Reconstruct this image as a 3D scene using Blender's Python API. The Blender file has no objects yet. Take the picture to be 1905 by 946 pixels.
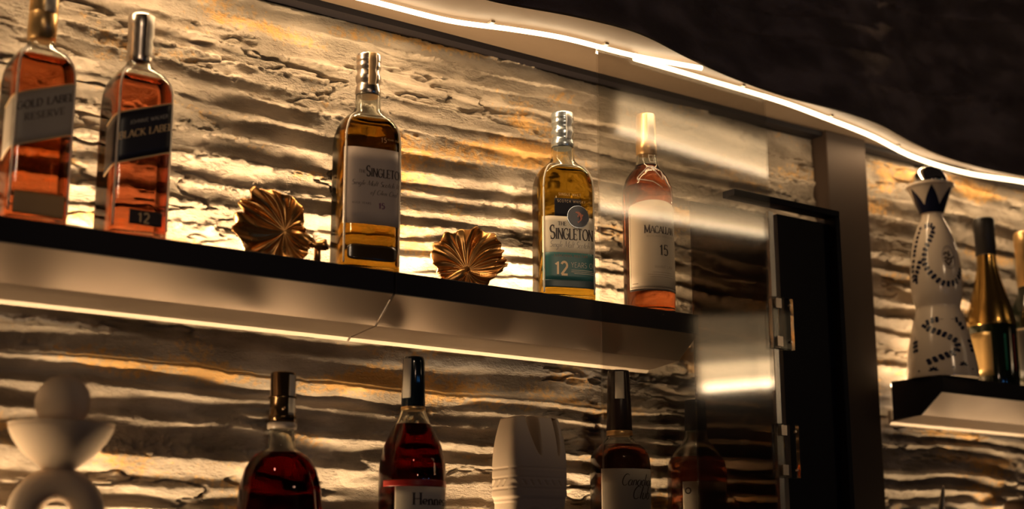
import bpy, math, random
import numpy as np
from mathutils import Matrix, Vector
PI = math.pi
S = bpy.context.scene
COL = S.collection
random.seed(7)

# ------------------------------------------------------------------ camera
R = Matrix(((0.8057302, -0.12835782, -0.57820681),
            (-0.59227991, -0.17763685, -0.7859069),
            (-0.00183354, 0.9756892, -0.21915113)))
cam = bpy.data.cameras.new('camera'); cam_o = bpy.data.objects.new('camera', cam); COL.objects.link(cam_o)
cam_o.matrix_world = R.to_4x4()
cam.sensor_width = 36.0; cam.lens = 50.82; cam.clip_start = 0.05; cam.clip_end = 60
cam.dof.use_dof = True; cam.dof.focus_distance = 2.42; cam.dof.aperture_fstop = 2.4
S.camera = cam_o
# ------------------------------------------------------------------ colour, world, large lights
S.view_settings.view_transform = 'Standard'; S.view_settings.look = 'None'
S.view_settings.exposure = 0.0; S.view_settings.gamma = 1.0; S.view_settings.use_curve_mapping = False
S.cycles.use_denoising = True
S.cycles.max_bounces = 16; S.cycles.transmission_bounces = 14; S.cycles.transparent_max_bounces = 16
S.cycles.glossy_bounces = 6; S.cycles.diffuse_bounces = 3
S.cycles.sample_clamp_indirect = 4.0
S.cycles.caustics_reflective = False; S.cycles.caustics_refractive = True; S.cycles.blur_glossy = 0.6
W = bpy.data.worlds.new('world'); S.world = W; W.use_nodes = True
W.node_tree.nodes['Background'].inputs[0].default_value = (0.55, 0.36, 0.30, 1)
W.node_tree.nodes['Background'].inputs[1].default_value = 0.018
LED = (1.0, 0.67, 0.355)

def light(name, kind, loc, target, power, color, size=0.2, size_y=None, **kw):
    l = bpy.data.lights.new(name, kind); l.energy = power; l.color = color
    if kind == 'AREA':
        l.size = size
        if size_y: l.shape = 'RECTANGLE'; l.size_y = size_y
    else: l.shadow_soft_size = size
    for k, v in kw.items(): setattr(l, k, v)
    o = bpy.data.objects.new(name, l); COL.objects.link(o); o.location = loc
    o.rotation_euler = (Vector(target) - Vector(loc)).to_track_quat('-Z', 'Y').to_euler()
    return o
# unseen front lights: warm spots for the labels, a point for room ambient
light('unseen_spot', 'SPOT', (0.95, -0.35, 1.15), (1.60, 1.88, 0.53), 50.0, (1.0, 0.72, 0.44), 0.08, spot_size=math.radians(19), spot_blend=0.9)
light('unseen_spot', 'SPOT', (2.0, -0.1, 1.25), (2.52, 1.88, 0.60), 10.0, (1.0, 0.68, 0.40), 0.08, spot_size=math.radians(17), spot_blend=0.8)
light('unseen_spot', 'SPOT', (-0.1, -0.4, 1.2), (0.92, 1.88, 0.55), 24.0, (1.0, 0.72, 0.46), 0.08, spot_size=math.radians(22), spot_blend=0.9)  # separate spot added to brighten the lilac-grey label
light('room_light', 'POINT', (0.5, -0.9, 0.62), (1.4, 1.9, 0.35), 5.5, (1.0, 0.64, 0.42), 0.07)
light('side_fill', 'AREA', (0.06, 1.84, 0.12), (1.42, 1.90, 0.14), 0.55, (1.0, 0.66, 0.36), 0.16)  # unseen light added to brighten the carved block's left face

# ------------------------------------------------------------------ materials
def mat(name):
    m = bpy.data.materials.new(name); m.use_nodes = True
    nt = m.node_tree
    return m, nt, nt.nodes['Principled BSDF'], nt.nodes['Material Output']
def pbr(name, color, rough=0.5, metal=0.0, spec=0.5, **kw):
    m, nt, b, o = mat(name)
    b.inputs['Base Color'].default_value = (*color, 1); b.inputs['Roughness'].default_value = rough
    b.inputs['Metallic'].default_value = metal; b.inputs['Specular IOR Level'].default_value = spec
    for k, v in kw.items(): b.inputs[k].default_value = v
    return m
def noise_bump(m, scale, strength, dist=0.001, detail=6, rough_var=0.0):
    nt = m.node_tree; b = nt.nodes['Principled BSDF']
    tc = nt.nodes.new('ShaderNodeTexCoord'); n = nt.nodes.new('ShaderNodeTexNoise')
    n.inputs['Scale'].default_value = scale; n.inputs['Detail'].default_value = detail
    bp = nt.nodes.new('ShaderNodeBump'); bp.inputs['Strength'].default_value = strength; bp.inputs['Distance'].default_value = dist
    nt.links.new(tc.outputs['Object'], n.inputs['Vector']); nt.links.new(n.outputs['Fac'], bp.inputs['Height'])
    nt.links.new(bp.outputs['Normal'], b.inputs['Normal'])
    if rough_var:
        mr = nt.nodes.new('ShaderNodeMapRange'); r0 = b.inputs['Roughness'].default_value
        mr.inputs['To Min'].default_value = max(0, r0 - rough_var); mr.inputs['To Max'].default_value = min(1, r0 + rough_var)
        nt.links.new(n.outputs['Fac'], mr.inputs['Value']); nt.links.new(mr.outputs['Result'], b.inputs['Roughness'])
    return m
def glass(name, color, ior=1.45, rough=0.0):
    m = bpy.data.materials.new(name); m.use_nodes = True; nt = m.node_tree; nt.nodes.clear()
    g = nt.nodes.new('ShaderNodeBsdfGlass'); g.inputs['Color'].default_value = (*color, 1)
    g.inputs['IOR'].default_value = ior; g.inputs['Roughness'].default_value = rough
    o = nt.nodes.new('ShaderNodeOutputMaterial'); nt.links.new(g.outputs[0], o.inputs['Surface'])
    return m
def pane_glass(name, refl, tint, rough=0.02):
    m = bpy.data.materials.new(name); m.use_nodes = True; nt = m.node_tree; nt.nodes.clear()
    t = nt.nodes.new('ShaderNodeBsdfTransparent'); t.inputs[0].default_value = (*tint, 1)
    g = nt.nodes.new('ShaderNodeBsdfGlossy'); g.inputs['Roughness'].default_value = rough; g.inputs['Color'].default_value = (1, 1, 1, 1)
    mx = nt.nodes.new('ShaderNodeMixShader'); mx.inputs[0].default_value = refl
    o = nt.nodes.new('ShaderNodeOutputMaterial')
    nt.links.new(t.outputs[0], mx.inputs[1]); nt.links.new(g.outputs[0], mx.inputs[2]); nt.links.new(mx.outputs[0], o.inputs['Surface'])
    return m
def emit(name, color, strength):
    m = bpy.data.materials.new(name); m.use_nodes = True; nt = m.node_tree; nt.nodes.clear()
    e = nt.nodes.new('ShaderNodeEmission'); e.inputs[0].default_value = (*color, 1); e.inputs[1].default_value = strength
    o = nt.nodes.new('ShaderNodeOutputMaterial'); nt.links.new(e.outputs[0], o.inputs['Surface'])
    return m
def stone(name, c1, c2, gold=0.5, bump=0.9):
    m, nt, b, out = mat(name)
    N = nt.nodes.new; L = nt.links.new
    geo = N('ShaderNodeNewGeometry')
    mp = N('ShaderNodeMapping'); mp.inputs['Scale'].default_value = (0.55, 1, 1.3); L(geo.outputs['Position'], mp.inputs['Vector'])
    n1 = N('ShaderNodeTexNoise'); n1.inputs['Scale'].default_value = 9; n1.inputs['Detail'].default_value = 8; n1.inputs['Roughness'].default_value = .62
    L(mp.outputs[0], n1.inputs['Vector'])
    cr = N('ShaderNodeValToRGB'); cr.color_ramp.elements[0].position = .3; cr.color_ramp.elements[0].color = (*c1, 1)
    cr.color_ramp.elements[1].position = .7; cr.color_ramp.elements[1].color = (*c2, 1); L(n1.outputs['Fac'], cr.inputs[0])
    # gold leaf rubbed over some of the high spots
    n2 = N('ShaderNodeTexNoise'); n2.inputs['Scale'].default_value = 7.5; n2.inputs['Detail'].default_value = 3
    mp2 = N('ShaderNodeMapping'); mp2.inputs['Scale'].default_value = (0.45, 1, 1.6); mp2.inputs['Location'].default_value = (3.1, 0, 1.7)
    L(geo.outputs['Position'], mp2.inputs['Vector']); L(mp2.outputs[0], n2.inputs['Vector'])
    n3 = N('ShaderNodeTexNoise'); n3.inputs['Scale'].default_value = 120; n3.inputs['Detail'].default_value = 6; L(geo.outputs['Position'], n3.inputs['Vector'])
    ad = N('ShaderNodeMath'); ad.operation = 'MULTIPLY_ADD'; ad.inputs[1].default_value = 0.30; L(n3.outputs['Fac'], ad.inputs[0]); L(n2.outputs['Fac'], ad.inputs[2])
    mr = N('ShaderNodeMapRange'); mr.inputs['From Min'].default_value = .72; mr.inputs['From Max'].default_value = .82; mr.inputs['To Max'].default_value = gold
    L(ad.outputs[0], mr.inputs['Value'])
    mx = N('ShaderNodeMix'); mx.data_type = 'RGBA'; L(mr.outputs[0], mx.inputs['Factor']); L(cr.outputs[0], mx.inputs[6]); mx.inputs[7].default_value = (0.88, 0.52, 0.16, 1)
    L(mx.outputs[2], b.inputs['Base Color'])
    mm = N('ShaderNodeMath'); mm.operation = 'MULTIPLY'; mm.inputs[1].default_value = 0.55; L(mr.outputs[0], mm.inputs[0]); L(mm.outputs[0], b.inputs['Metallic'])
    b.inputs['Roughness'].default_value = 0.62; b.inputs['Specular IOR Level'].default_value = 0.45
    # crumbly plaster grain
    mp3 = N('ShaderNodeMapping'); mp3.inputs['Scale'].default_value = (0.6, 1, 1.25); L(geo.outputs['Position'], mp3.inputs['Vector'])
    g1 = N('ShaderNodeTexNoise'); g1.inputs['Scale'].default_value = 210; g1.inputs['Detail'].default_value = 8; g1.inputs['Roughness'].default_value = .65; L(mp3.outputs[0], g1.inputs['Vector'])
    g2 = N('ShaderNodeTexNoise'); g2.inputs['Scale'].default_value = 14; g2.inputs['Detail'].default_value = 2; L(mp3.outputs[0], g2.inputs['Vector'])
    g3 = N('ShaderNodeMapRange'); g3.inputs['From Min'].default_value = .4; g3.inputs['From Max'].default_value = .62; g3.inputs['To Min'].default_value = .12
    L(g2.outputs['Fac'], g3.inputs['Value'])
    gm = N('ShaderNodeMath'); gm.operation = 'MULTIPLY'; L(g1.outputs['Fac'], gm.inputs[0]); L(g3.outputs[0], gm.inputs[1])
    bp = N('ShaderNodeBump'); bp.inputs['Strength'].default_value = bump; bp.inputs['Distance'].default_value = 0.016; L(gm.outputs[0], bp.inputs['Height'])
    L(bp.outputs['Normal'], b.inputs['Normal'])
    return m

M = {}
M['stone'] = stone('rough_plaster', (0.30, 0.245, 0.19), (0.58, 0.50, 0.40), 0.8)
M['shaded_stone'] = stone('shaded_plaster', (0.24, 0.18, 0.17), (0.42, 0.33, 0.31), 0.0)  # same plaster, colour darkened because the fascia lies in shade
M['soffit'] = noise_bump(pbr('bronze_paint', (0.17, 0.125, 0.088), 0.42), 30, .1, .0005, 3, .08)
M['black'] = noise_bump(pbr('black_lacquer', (0.011, 0.009, 0.013), 0.55, 0, .25), 40, .08, .0004, 3)
M['column'] = noise_bump(pbr('dark_bronze_panel', (0.042, 0.027, 0.020), 0.6, 0, .25), 30, .12, .0005, 3)
M['bronze'] = noise_bump(pbr('brushed_bronze_sheet', (0.20, 0.150, 0.112), 0.40, 0.65), 14, .10, .0006, 4, .1)
M['edge'] = pbr('pale_aluminium_profile', (0.62, 0.53, 0.43), 0.4, 0.3)
M['led'] = emit('led_diffuser', (1.0, 0.76, 0.50), 9.0)
M['led_canopy'] = emit('led_tube_glow', (1.0, 0.72, 0.42), 7.0)
M['led_back'] = emit('led_bar_glow', LED, 20.0)
M['clear'] = glass('clear_glass', (0.97, 0.98, 0.96), 1.45)
M['pane'] = pane_glass('door_glass', 0.17, (0.98, 0.97, 0.95), 0.045)
M['smoked'] = pane_glass('smoked_glass', 0.05, (0.50, 0.43, 0.37), 0.05)  # tint also stands for the dim wall behind the pane
M['chrome'] = pbr('dark_chrome', (0.60, 0.52, 0.46), 0.27, 1.0)
M['silver'] = pbr('silver_foil', (0.62, 0.70, 0.76), 0.26, 0.9)
M['goldfoil'] = noise_bump(pbr('gold_foil', (0.85, 0.55, 0.24), 0.32, 0.8), 200, .1, .0003, 3)
M['gold'] = noise_bump(pbr('aged_gold', (0.56, 0.29, 0.10), 0.30, 0.92), 60, .35, .0012, 4, .1)
M['plaster'] = noise_bump(pbr('cream_plaster', (0.70, 0.56, 0.42), 0.85, 0, .2), 130, .25, .0012, 6)
M['ink'] = pbr('dark_print', (0.045, 0.030, 0.028), 0.6)
M['inkgold'] = pbr('gold_print', (0.85, 0.58, 0.30), 0.4)
M['cream'] = noise_bump(pbr('cream_paper', (0.72, 0.64, 0.52), 0.6), 300, .06, .0003, 2)
M['strip'] = pbr('tax_paper', (0.62, 0.55, 0.46), 0.5)
M['rim'] = pbr('painted_edge_highlight', (0.95, 0.90, 0.82), 0.30, 0.0, 1.0)  # whitish colour standing for the led highlight on bottle edges

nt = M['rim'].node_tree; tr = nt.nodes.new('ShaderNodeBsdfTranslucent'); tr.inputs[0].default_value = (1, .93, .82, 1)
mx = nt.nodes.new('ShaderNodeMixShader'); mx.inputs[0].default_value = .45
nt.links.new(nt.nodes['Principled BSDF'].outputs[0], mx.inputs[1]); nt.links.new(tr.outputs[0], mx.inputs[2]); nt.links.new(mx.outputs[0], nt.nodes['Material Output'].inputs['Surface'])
# ------------------------------------------------------------------ mesh helpers
def mesh_obj(name, verts, faces, m, parent=None, smooth=False, loc=None):
    me = bpy.data.meshes.new(name); me.from_pydata([tuple(map(float, v)) for v in verts], [], [tuple(map(int, f)) for f in faces]); me.update()
    if smooth:
        for p in me.polygons: p.use_smooth = True
    o = bpy.data.objects.new(name, me); COL.objects.link(o)
    if m: me.materials.append(m)
    if parent: o.parent = parent
    if loc is not None: o.location = loc
    return o
def tag(o, label, cat, group=None, kind=None):
    o['label'] = label; o['category'] = cat
    if group: o['group'] = group
    if kind: o['kind'] = kind
    return o
def thing(name, label, cat, loc=(0, 0, 0), rz=0.0, group=None):
    o = bpy.data.objects.new(name, None); COL.objects.link(o); o.location = loc; o.rotation_euler = (0, 0, rz); o.empty_display_size = .02
    return tag(o, label, cat, group)
def struct(o): o['kind'] = 'structure'; return o
class MB:
    def __init__(s): s.v = []; s.f = []
    def add(s, v, f):
        n = len(s.v); s.v += [tuple(p) for p in v]; s.f += [tuple(i + n for i in q) for q in f]; return s
    def box(s, a, b):
        (x0, y0, z0), (x1, y1, z1) = a, b
        v = [(x0,y0,z0),(x1,y0,z0),(x1,y1,z0),(x0,y1,z0),(x0,y0,z1),(x1,y0,z1),(x1,y1,z1),(x0,y1,z1)]
        return s.add(v, [(0,3,2,1),(4,5,6,7),(0,1,5,4),(1,2,6,5),(2,3,7,6),(3,0,4,7)])
    def tube(s, pts, r, n=12, rs=None):
        pts = [Vector(p) for p in pts]; V = []; F = []
        up = Vector((0, 0, 1))
        for i, p in enumerate(pts):
            t = (pts[min(i+1, len(pts)-1)] - pts[max(i-1, 0)]).normalized()
            a = t.cross(up)
            if a.length < 1e-3: a = t.cross(Vector((1, 0, 0)))
            a.normalize(); b = a.cross(t)
            rr = rs[i] if rs else r
            for k in range(n):
                q = 2*PI*k/n; V.append(p + a*rr*math.cos(q) + b*rr*math.sin(q))
        for i in range(len(pts)-1):
            for k in range(n):
                k2 = (k+1) % n; F.append((i*n+k, i*n+k2, (i+1)*n+k2, (i+1)*n+k))
        F.append(tuple(range(n-1, -1, -1))); F.append(tuple((len(pts)-1)*n + k for k in range(n)))
        return s.add(V, F)
    def prism(s, prof, x0, x1):      # profile in (y, z), extruded along x
        n = len(prof); V = [(x0, y, z) for y, z in prof] + [(x1, y, z) for y, z in prof]
        F = [(i, (i+1) % n, n+(i+1) % n, n+i) for i in range(n)] + [tuple(range(n-1, -1, -1)), tuple(range(n, 2*n))]
        return s.add(V, F)
    def build(s, name, m, parent=None, smooth=False, bevel=0):
        o = mesh_obj(name, s.v, s.f, m, parent, smooth)
        if bevel:
            b = o.modifiers.new('bevel', 'BEVEL'); b.width = bevel; b.segments = 2; b.limit_method = 'ANGLE'
        return o

# ------------------------------------------------------------------ numpy noise for the stone relief
def vnoise(x, y, seed):
    rg = np.random.RandomState(seed).rand(256, 256)
    xi = np.floor(x).astype(int); yi = np.floor(y).astype(int); fx = x - xi; fy = y - yi
    fx = fx*fx*(3-2*fx); fy = fy*fy*(3-2*fy)
    g = lambda a, b: rg[a % 256, b % 256]
    return (g(xi, yi)*(1-fx)+g(xi+1, yi)*fx)*(1-fy) + (g(xi, yi+1)*(1-fx)+g(xi+1, yi+1)*fx)*fy
def fbm(x, y, seed, o=4, gain=.5):
    s = 0; a = 1; t = 0
    for i in range(o): s = s + a*vnoise(x*2**i + 17.3*i, y*2**i + 5.1*i, seed+i); t += a; a *= gain
    return s/t*2-1
def ss(a, b, x):
    t = np.clip((x-a)/(b-a), 0, 1); return t*t*(3-2*t)
def relief(X, Z, seed=3, period=.036, amp=.015, low=.40):
    """layered, overhanging bands of hand-thrown plaster; returns how far the surface stands out"""
    soft = 1-ss(low-.05, low+.05, Z)
    def bands(sd, per):
        w = Z + .026*fbm(X*1.1, Z*2.0, sd, 2) + .011*fbm(X*2.9, Z*7, sd+10, 3) + .0026*fbm(X*18, Z*24, sd+20, 3)
        p = w/per + .5*fbm(w*8, w*0, sd+30, 1); k = np.floor(p); t = p-k
        lay = vnoise(X*1.5 + k*7.31, k*3.7, sd+40); lay2 = vnoise(X*5.0 + k*3.3, k*1.9, sd+41)
        t = t + (.05+.10*lay2)*fbm(X*70, Z*95, sd+55, 3, .6)*(1-.5*soft)
        t = np.clip(t, 0, 1)
        A = amp*(.12 + 1.15*ss(.2, .85, .65*lay+.35*lay2))
        dw = .07 + .09*lay2 + .25*soft; cut = 1-dw-.06
        saw = np.where(t < cut, (np.maximum(t, 0)/cut)**(1.9-.7*soft), 1-ss(0, 1, (t-cut)/dw))
        return A*saw, t, lay
    h1, t1, l1 = bands(seed, period*1.08); h2, t2, l2 = bands(seed+200, period*.86)
    m = ss(.44, .58, vnoise(X*1.7+9, Z*9, seed+300)+.12*fbm(X*9, Z*20, seed+301, 2))
    h = h1*(1-m)+h2*m; t = np.where(m < .5, t1, t2)
    grit = ss(.50, .78, t)*.9+.15
    patch_ = ss(.42, .66, vnoise(X*4.5, Z*15, seed+60)+.1*fbm(X*20, Z*40, seed+61, 2))
    h = h + .0085*fbm(X*85, Z*130, seed+50, 4, .7)*grit*patch_ + .0060*fbm(X*6, Z*12, seed+70, 3) + .0016*fbm(X*40, Z*60, seed+75, 3)
    # cracks and broken flakes
    cr = np.abs(fbm(X*5, Z*26, seed+80, 4, .55)); h = h - .0095*(1-ss(0, .05, cr))*ss(.36, .6, vnoise(X*3, Z*10, seed+81))
    return h
def grid_obj(name, P, m, kind=True, parent=None):
    ny, nx = P.shape[:2]
    me = bpy.data.meshes.new(name)
    nv = nx*ny; me.vertices.add(nv); me.vertices.foreach_set('co', P.reshape(-1).astype(np.float32))
    i = (np.arange(ny-1)[:, None]*nx + np.arange(nx-1)[None, :]).reshape(-1)
    q = np.stack([i, i+1, i+nx+1, i+nx], 1).astype(np.int32)
    nf = len(q); me.loops.add(nf*4); me.loops.foreach_set('vertex_index', q.reshape(-1))
    me.polygons.add(nf); me.polygons.foreach_set('loop_start', np.arange(0, nf*4, 4, dtype=np.int32)); me.polygons.foreach_set('use_smooth', np.ones(nf, bool))
    me.update(calc_edges=True); me.validate()
    o = bpy.data.objects.new(name, me); COL.objects.link(o); me.materials.append(m)
    if parent: o.parent = parent
    return o

# ------------------------------------------------------------------ STRUCTURE
YW = 2.004
xs = np.linspace(.30, 3.45, 1500); zs = np.linspace(-.16, .935, 560)
X, Z = np.meshgrid(xs, zs)
H = relief(X, Z)
struct(grid_obj('wall_back', np.stack([X, YW - H, Z], -1), M['stone']))

# canopy: soffit with a wavy front edge, plaster fascia rising from it, shade put into its colour
ZC = .925
front = [(.2, 1.80), (.9, 1.80), (1.278, 1.812), (1.45, 1.783), (1.58, 1.778), (1.74, 1.818), (1.90, 1.850), (2.04, 1.864), (2.20, 1.860), (2.33, 1.872), (2.48, 1.912), (2.63, 1.942), (2.80, 1.948), (3.0, 1.93), (3.5, 1.90)]
def interp(pts, x):
    a = np.array(pts); n = len(a)
    x = np.asarray(x, float); i = np.clip(np.searchsorted(a[:, 0], x)-1, 0, n-2)
    i0 = np.clip(i-1, 0, n-1); i3 = np.clip(i+2, 0, n-1)
    t = (x-a[i, 0])/(a[i+1, 0]-a[i, 0])
    m1 = (a[i+1, 1]-a[i0, 1])/(a[i+1, 0]-a[i0, 0])*(a[i+1, 0]-a[i, 0]); m2 = (a[i3, 1]-a[i, 1])/(a[i3, 0]-a[i, 0])*(a[i+1, 0]-a[i, 0])
    return (2*t**3-3*t**2+1)*a[i, 1]+(t**3-2*t**2+t)*m1+(-2*t**3+3*t**2)*a[i+1, 1]+(t**3-t**2)*m2
xf = np.linspace(.3, 3.45, 160); yf = interp(front, xf)
mb = MB(); n = len(xf)
V = [(x, y, ZC) for x, y in zip(xf, yf)] + [(x, 2.06, ZC) for x in xf] + [(x, y, ZC+.004) for x, y in zip(xf, yf)] + [(x, 2.06, ZC+.03) for x in xf]
F = []
for i in range(n-1):
    F += [(i, n+i, n+i+1, i+1), (2*n+i, 2*n+i+1, 3*n+i+1, 3*n+i), (i, i+1, 2*n+i+1, 2*n+i), (n+i, 3*n+i, 3*n+i+1, n+i+1)]
F += [(0, 2*n, 3*n, n), (n-1, 2*n-1, 4*n-1, 3*n-1)]
mb.add(V, F); struct(mb.build('ceiling', M['soffit']))
xs2 = np.linspace(.3, 3.45, 520); zs2 = np.linspace(0, .75, 150); X2, Z2 = np.meshgrid(xs2, zs2)
H2 = relief(X2*.9, Z2 - .16*X2, 91, .085, .026, -9)
struct(grid_obj('wall_canopy', np.stack([X2, interp(front, X2) + .022 - H2*ss(.02, .16, Z2) + .10*Z2, ZC + .006 + Z2], -1), M['shaded_stone']))
mb = MB(); mb.box((.3, 1.972, ZC-.011), (3.45, 2.03, ZC)); struct(mb.build('shadow_strip_1', M['black']))  # black bar standing for the shaded gap between wall and soffit

# column between the two cabinets, its header and the black jamb panel
mb = MB(); mb.box((2.268, 1.962, -.25), (2.392, 2.03, ZC)); struct(mb.build('wall_pier', M['column'], bevel=.002))

# ------------------------------------------------------------------ shelves
def shelf(label, x0, x1, zt, profile_len=1.0):
    t = thing('display_shelf', label, 'shelf', (x0, 1.839, zt), 0, 'display shelves of the back bar')
    L = x1-x0; g = .0022
    lip = MB().prism([(0, 0), (0, -.034), (.006, -.036), (.040, -.022), (.100, -.022), (.100, 0)], g, L-g)
    lip.build('shelf_top', M['black'], t, bevel=.0008)
    bev = MB().prism([(.002, -.0345), (.054, -.0760), (.057, -.0745), (.006, -.0325)], g, L-g)
    bev.build('sloped_panel', M['bronze'], t)
    if zt < .42:   # the end seen from the left: black side cheek
        MB().prism([(0, 0), (0, -.034), (.054, -.0770), (.125, -.0800), (.125, 0)], -.002, .001).build('end_cheek', M['black'], t)
    und = MB().prism([(.054, -.0760), (.134, -.0835), (.134, -.080), (.057, -.0735)], g, L-g)
    und.build('underside_panel', M['bronze'], t)
    MB().prism([(.133, -.0836), (.1395, -.0885), (.142, -.0870), (.142, -.060), (.134, -.060)], g, L-g).build('rear_profile', M['edge'], t)
    s = MB().box((g, .1185, -.010), (L-g, .1300, -.004)).build('led_strip', M['led'], t)
    l = bpy.data.lights.new('led_light', 'AREA'); l.shape = 'RECTANGLE'; l.size = L-.01; l.size_y = .008; l.color = LED; l.energy = LEDP*L; l.spread = PI*.98
    lo = bpy.data.objects.new('led_light', l); COL.objects.link(lo); lo.parent = t; lo.location = (L/2, .110, -.002); lo.rotation_euler = (PI-.12, 0, 0)
    return t
LEDP = 5.8
shelf('long black-edged shelf with sloping bronze underside, left of the joint, under the amber bottles', .30, 1.132, .457)
shelf('black-edged bronze shelf right of the joint, under the teal-labelled bottle', 1.132, 1.765, .457)
LEDP = 4.6
shelf('short black shelf right of the dark pillar, under the white ceramic bottle', 2.436, 3.40, .404)
LEDP = 3.6
shelf('lower shelf below the picture, carrying the sculptures and dark bottles', .30, 1.97, 0.0)
shelf('lower shelf right of the pillar, below the picture', 2.44, 3.40, -.06)

# canopy LED ropes
def led_rope(name, pts, label, dim=(1, 1, 1, 1, 1)):
    a = np.array(pts); x = np.linspace(a[0, 0], a[-1, 0], 90); y = interp([(p[0], p[1]) for p in pts], x)
    t = thing(name, label, 'led strip', (x[0], y[0], ZC), 0, 'led ropes under the canopy')
    mb = MB(); mb.tube([(xx-x[0], yy-y[0], -.009) for xx, yy in zip(x, y)], .0046, 8); mb.build('light_tube', M['led_canopy'], t, True)
    for k in range(0, 90, 15):
        MB().box((x[k]-x[0]-.004, y[k]-y[0]-.006, -.0035), (x[k]-x[0]+.004, y[k]-y[0]+.006, 0)).build('clip', M['edge'], t)
    for j in range(5):
        i0 = int(j*89/5); i1 = int((j+1)*89/5)
        p = Vector((x[i0], y[i0], 0)); q = Vector((x[i1], y[i1], 0)); d = q-p
        l = bpy.data.lights.new('led_light', 'AREA'); l.shape = 'RECTANGLE'; l.size = d.length; l.size_y = .006; l.color = LED; l.energy = CANP*d.length*dim[j]
        lo = bpy.data.objects.new('led_light', l); COL.objects.link(lo); lo.parent = t; lo.location = (p+q)/2 - Vector((x[0], y[0], .0150)); lo.rotation_euler = (0, 0, math.atan2(d.y, d.x))
    return t
CANP = 3.5
led_rope('led_rope', [(.45, 1.90), (.8, 1.912), (1.15, 1.907), (1.274, 1.902), (1.38, 1.872), (1.477, 1.852), (1.632, 1.846), (1.774, 1.822)], 'glowing warm led rope under the canopy on the left, ending in a point', (1, 1.1, 1.1, .9, .5))
CANP = 2.0
led_rope('led_rope', [(1.641, 1.857), (1.804, 1.861), (2.03, 1.869), (2.19, 1.889), (2.355, 1.9145), (2.558, 1.963), (2.765, 1.974), (2.94, 1.944), (3.3, 1.93)], 'glowing warm led rope under the canopy on the right, above the ceramic bottle', (.35, .5, .8, .8, .8))

# ------------------------------------------------------------------ glass door
t = thing('glass_door', 'clear reflecting glass cabinet door in front of the pink-amber bottle', 'door', (1.506, 1.798, -.2))
MB().box((0, 0, 0), (.408, .005, 1.09)).build('glass_pane', M['pane'], t)
MB().box((.402, -.001, 0), (.414, .006, .86)).build('edge_strip', pane_glass('pane_edge', .5, (.5, .45, .4), .25), t)
for z0 in (.375, .605):
    h = MB().box((.398, -.006, z0), (.452, .011, z0+.095)).build('hinge', M['clear'], t, bevel=.001)
    MB().box((.404, -.009, z0+.074), (.418, -.005, z0+.092)).build('clamp_plate', M['chrome'], h)
    MB().box((.404, -.009, z0+.004), (.418, -.005, z0+.022)).build('clamp_plate', M['chrome'], h)
    for dx, dz in ((.440, .082), (.440, .014)):
        MB().tube([(dx, -.010, z0+dz), (dx, -.005, z0+dz)], .0022, 10).build('screw', M['chrome'], h)
t = thing('smoked_glass_panel', 'smoked glass side panel in front of the wall beside the dark pillar', 'glass panel', (1.742, 1.827, -.2))
MB().box((0, 0, 0), (.205, .004, .86)).build('glass_pane', M['smoked'], t)
t = thing('door_frame', 'black door frame with a wide dark jamb left of the bronze pillar', 'door frame', (1.83, 1.806, -.2))
MB().box((0, 0, .880), (.285, .030, .893)).build('top_rail', M['black'], t, bevel=.0015)
MB().box((.272, 0, 0), (.285, .160, .880)).build('side_stile', M['black'], t, bevel=.0015)
MB().box((.130, .018, 0), (.272, .032, .868)).build('jamb_panel', M['black'], t)

# ------------------------------------------------------------------ opposite bar wall (what the glass reflects)
mb = MB(); mb.box((-1.0, -1.36, -1.2), (6.4, -1.30, 2.9)); struct(mb.build('wall_opposite', M['black']))
mb = MB(); mb.box((-1.0, -1.36, -1.26), (6.4, 2.1, -1.2)); struct(mb.build('floor', M['black']))
def wall_lamp(x0, z0, L, slope, label, bands):
    """linear wall lamp placed for its streak in the door: bright tube along the foot, glow bands above it"""
    t = thing('wall_lamp', label, 'wall lamp', (x0, -1.30, z0), 0, 'linear lamps on the opposite bar wall'); t.rotation_euler = (0, -slope, 0)
    top = bands[-1][1]
    MB().box((-.01, 0, -.012), (L+.01, .05, top+.008)).build('housing', M['black'], t)
    MB().tube([(0, .062, 0), (L, .062, 0)], .006, 10).build('light_tube', emit('lamp_tube', (1, .74, .46), bands[0][2]*3.2), t)
    for z0_, z1_, e in bands: MB().box((0, .050, z0_), (L, .056, z1_)).build('glow_band', emit('lamp_glow_band', (1, .66, .34), e*1.3), t)  # stepped emission stands for the wall glow fading above the tube
    return t
wall_lamp(4.17, 2.015, 1.13, -.05, 'upper linear lamp on the opposite wall, reflected beside the bottle neck', [(.004, .04, 2.3), (.04, .09, 1.5), (.09, .125, .9), (.125, .155, 1.5), (.155, .19, .5)])
wall_lamp(4.00, 1.632, 1.13, .02, 'middle linear lamp on the opposite wall, reflected across the pale label', [(.004, .035, 2.0), (.035, .08, .9), (.08, .13, .4)])
wall_lamp(4.66, .855, .80, .13, 'lowest linear lamp on the opposite wall, reflected below the shelf end', [(.004, .035, 5.0), (.035, .06, 1.5), (.06, .12, 2.2), (.12, .20, .5), (.20, .34, .22)])
for x, lab in ((1.57, 'slim blue tube light on the opposite wall, reflected in the squat cognac bottle'), (2.67, 'slim blue tube light on the opposite wall, reflected in the tall cognac bottle')):
    tl = thing('tube_light', lab, 'lamp', (x, -1.24, .27), 0, 'blue tube lights on the opposite wall')
    MB().box((-.012, -.06, -.02), (.012, -.03, .18)).build('mounting_plate', M['black'], tl)
    for z in (-.014, .162):
        MB().box((-.006, -.035, z), (.006, .004, z+.012)).build('end_cap', M['black'], tl)
    MB().tube([(0, 0, 0), (0, 0, .16)], .008, 10).build('light_tube', emit('blue_tube', (.10, .42, 1.0), 45), tl)

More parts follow.
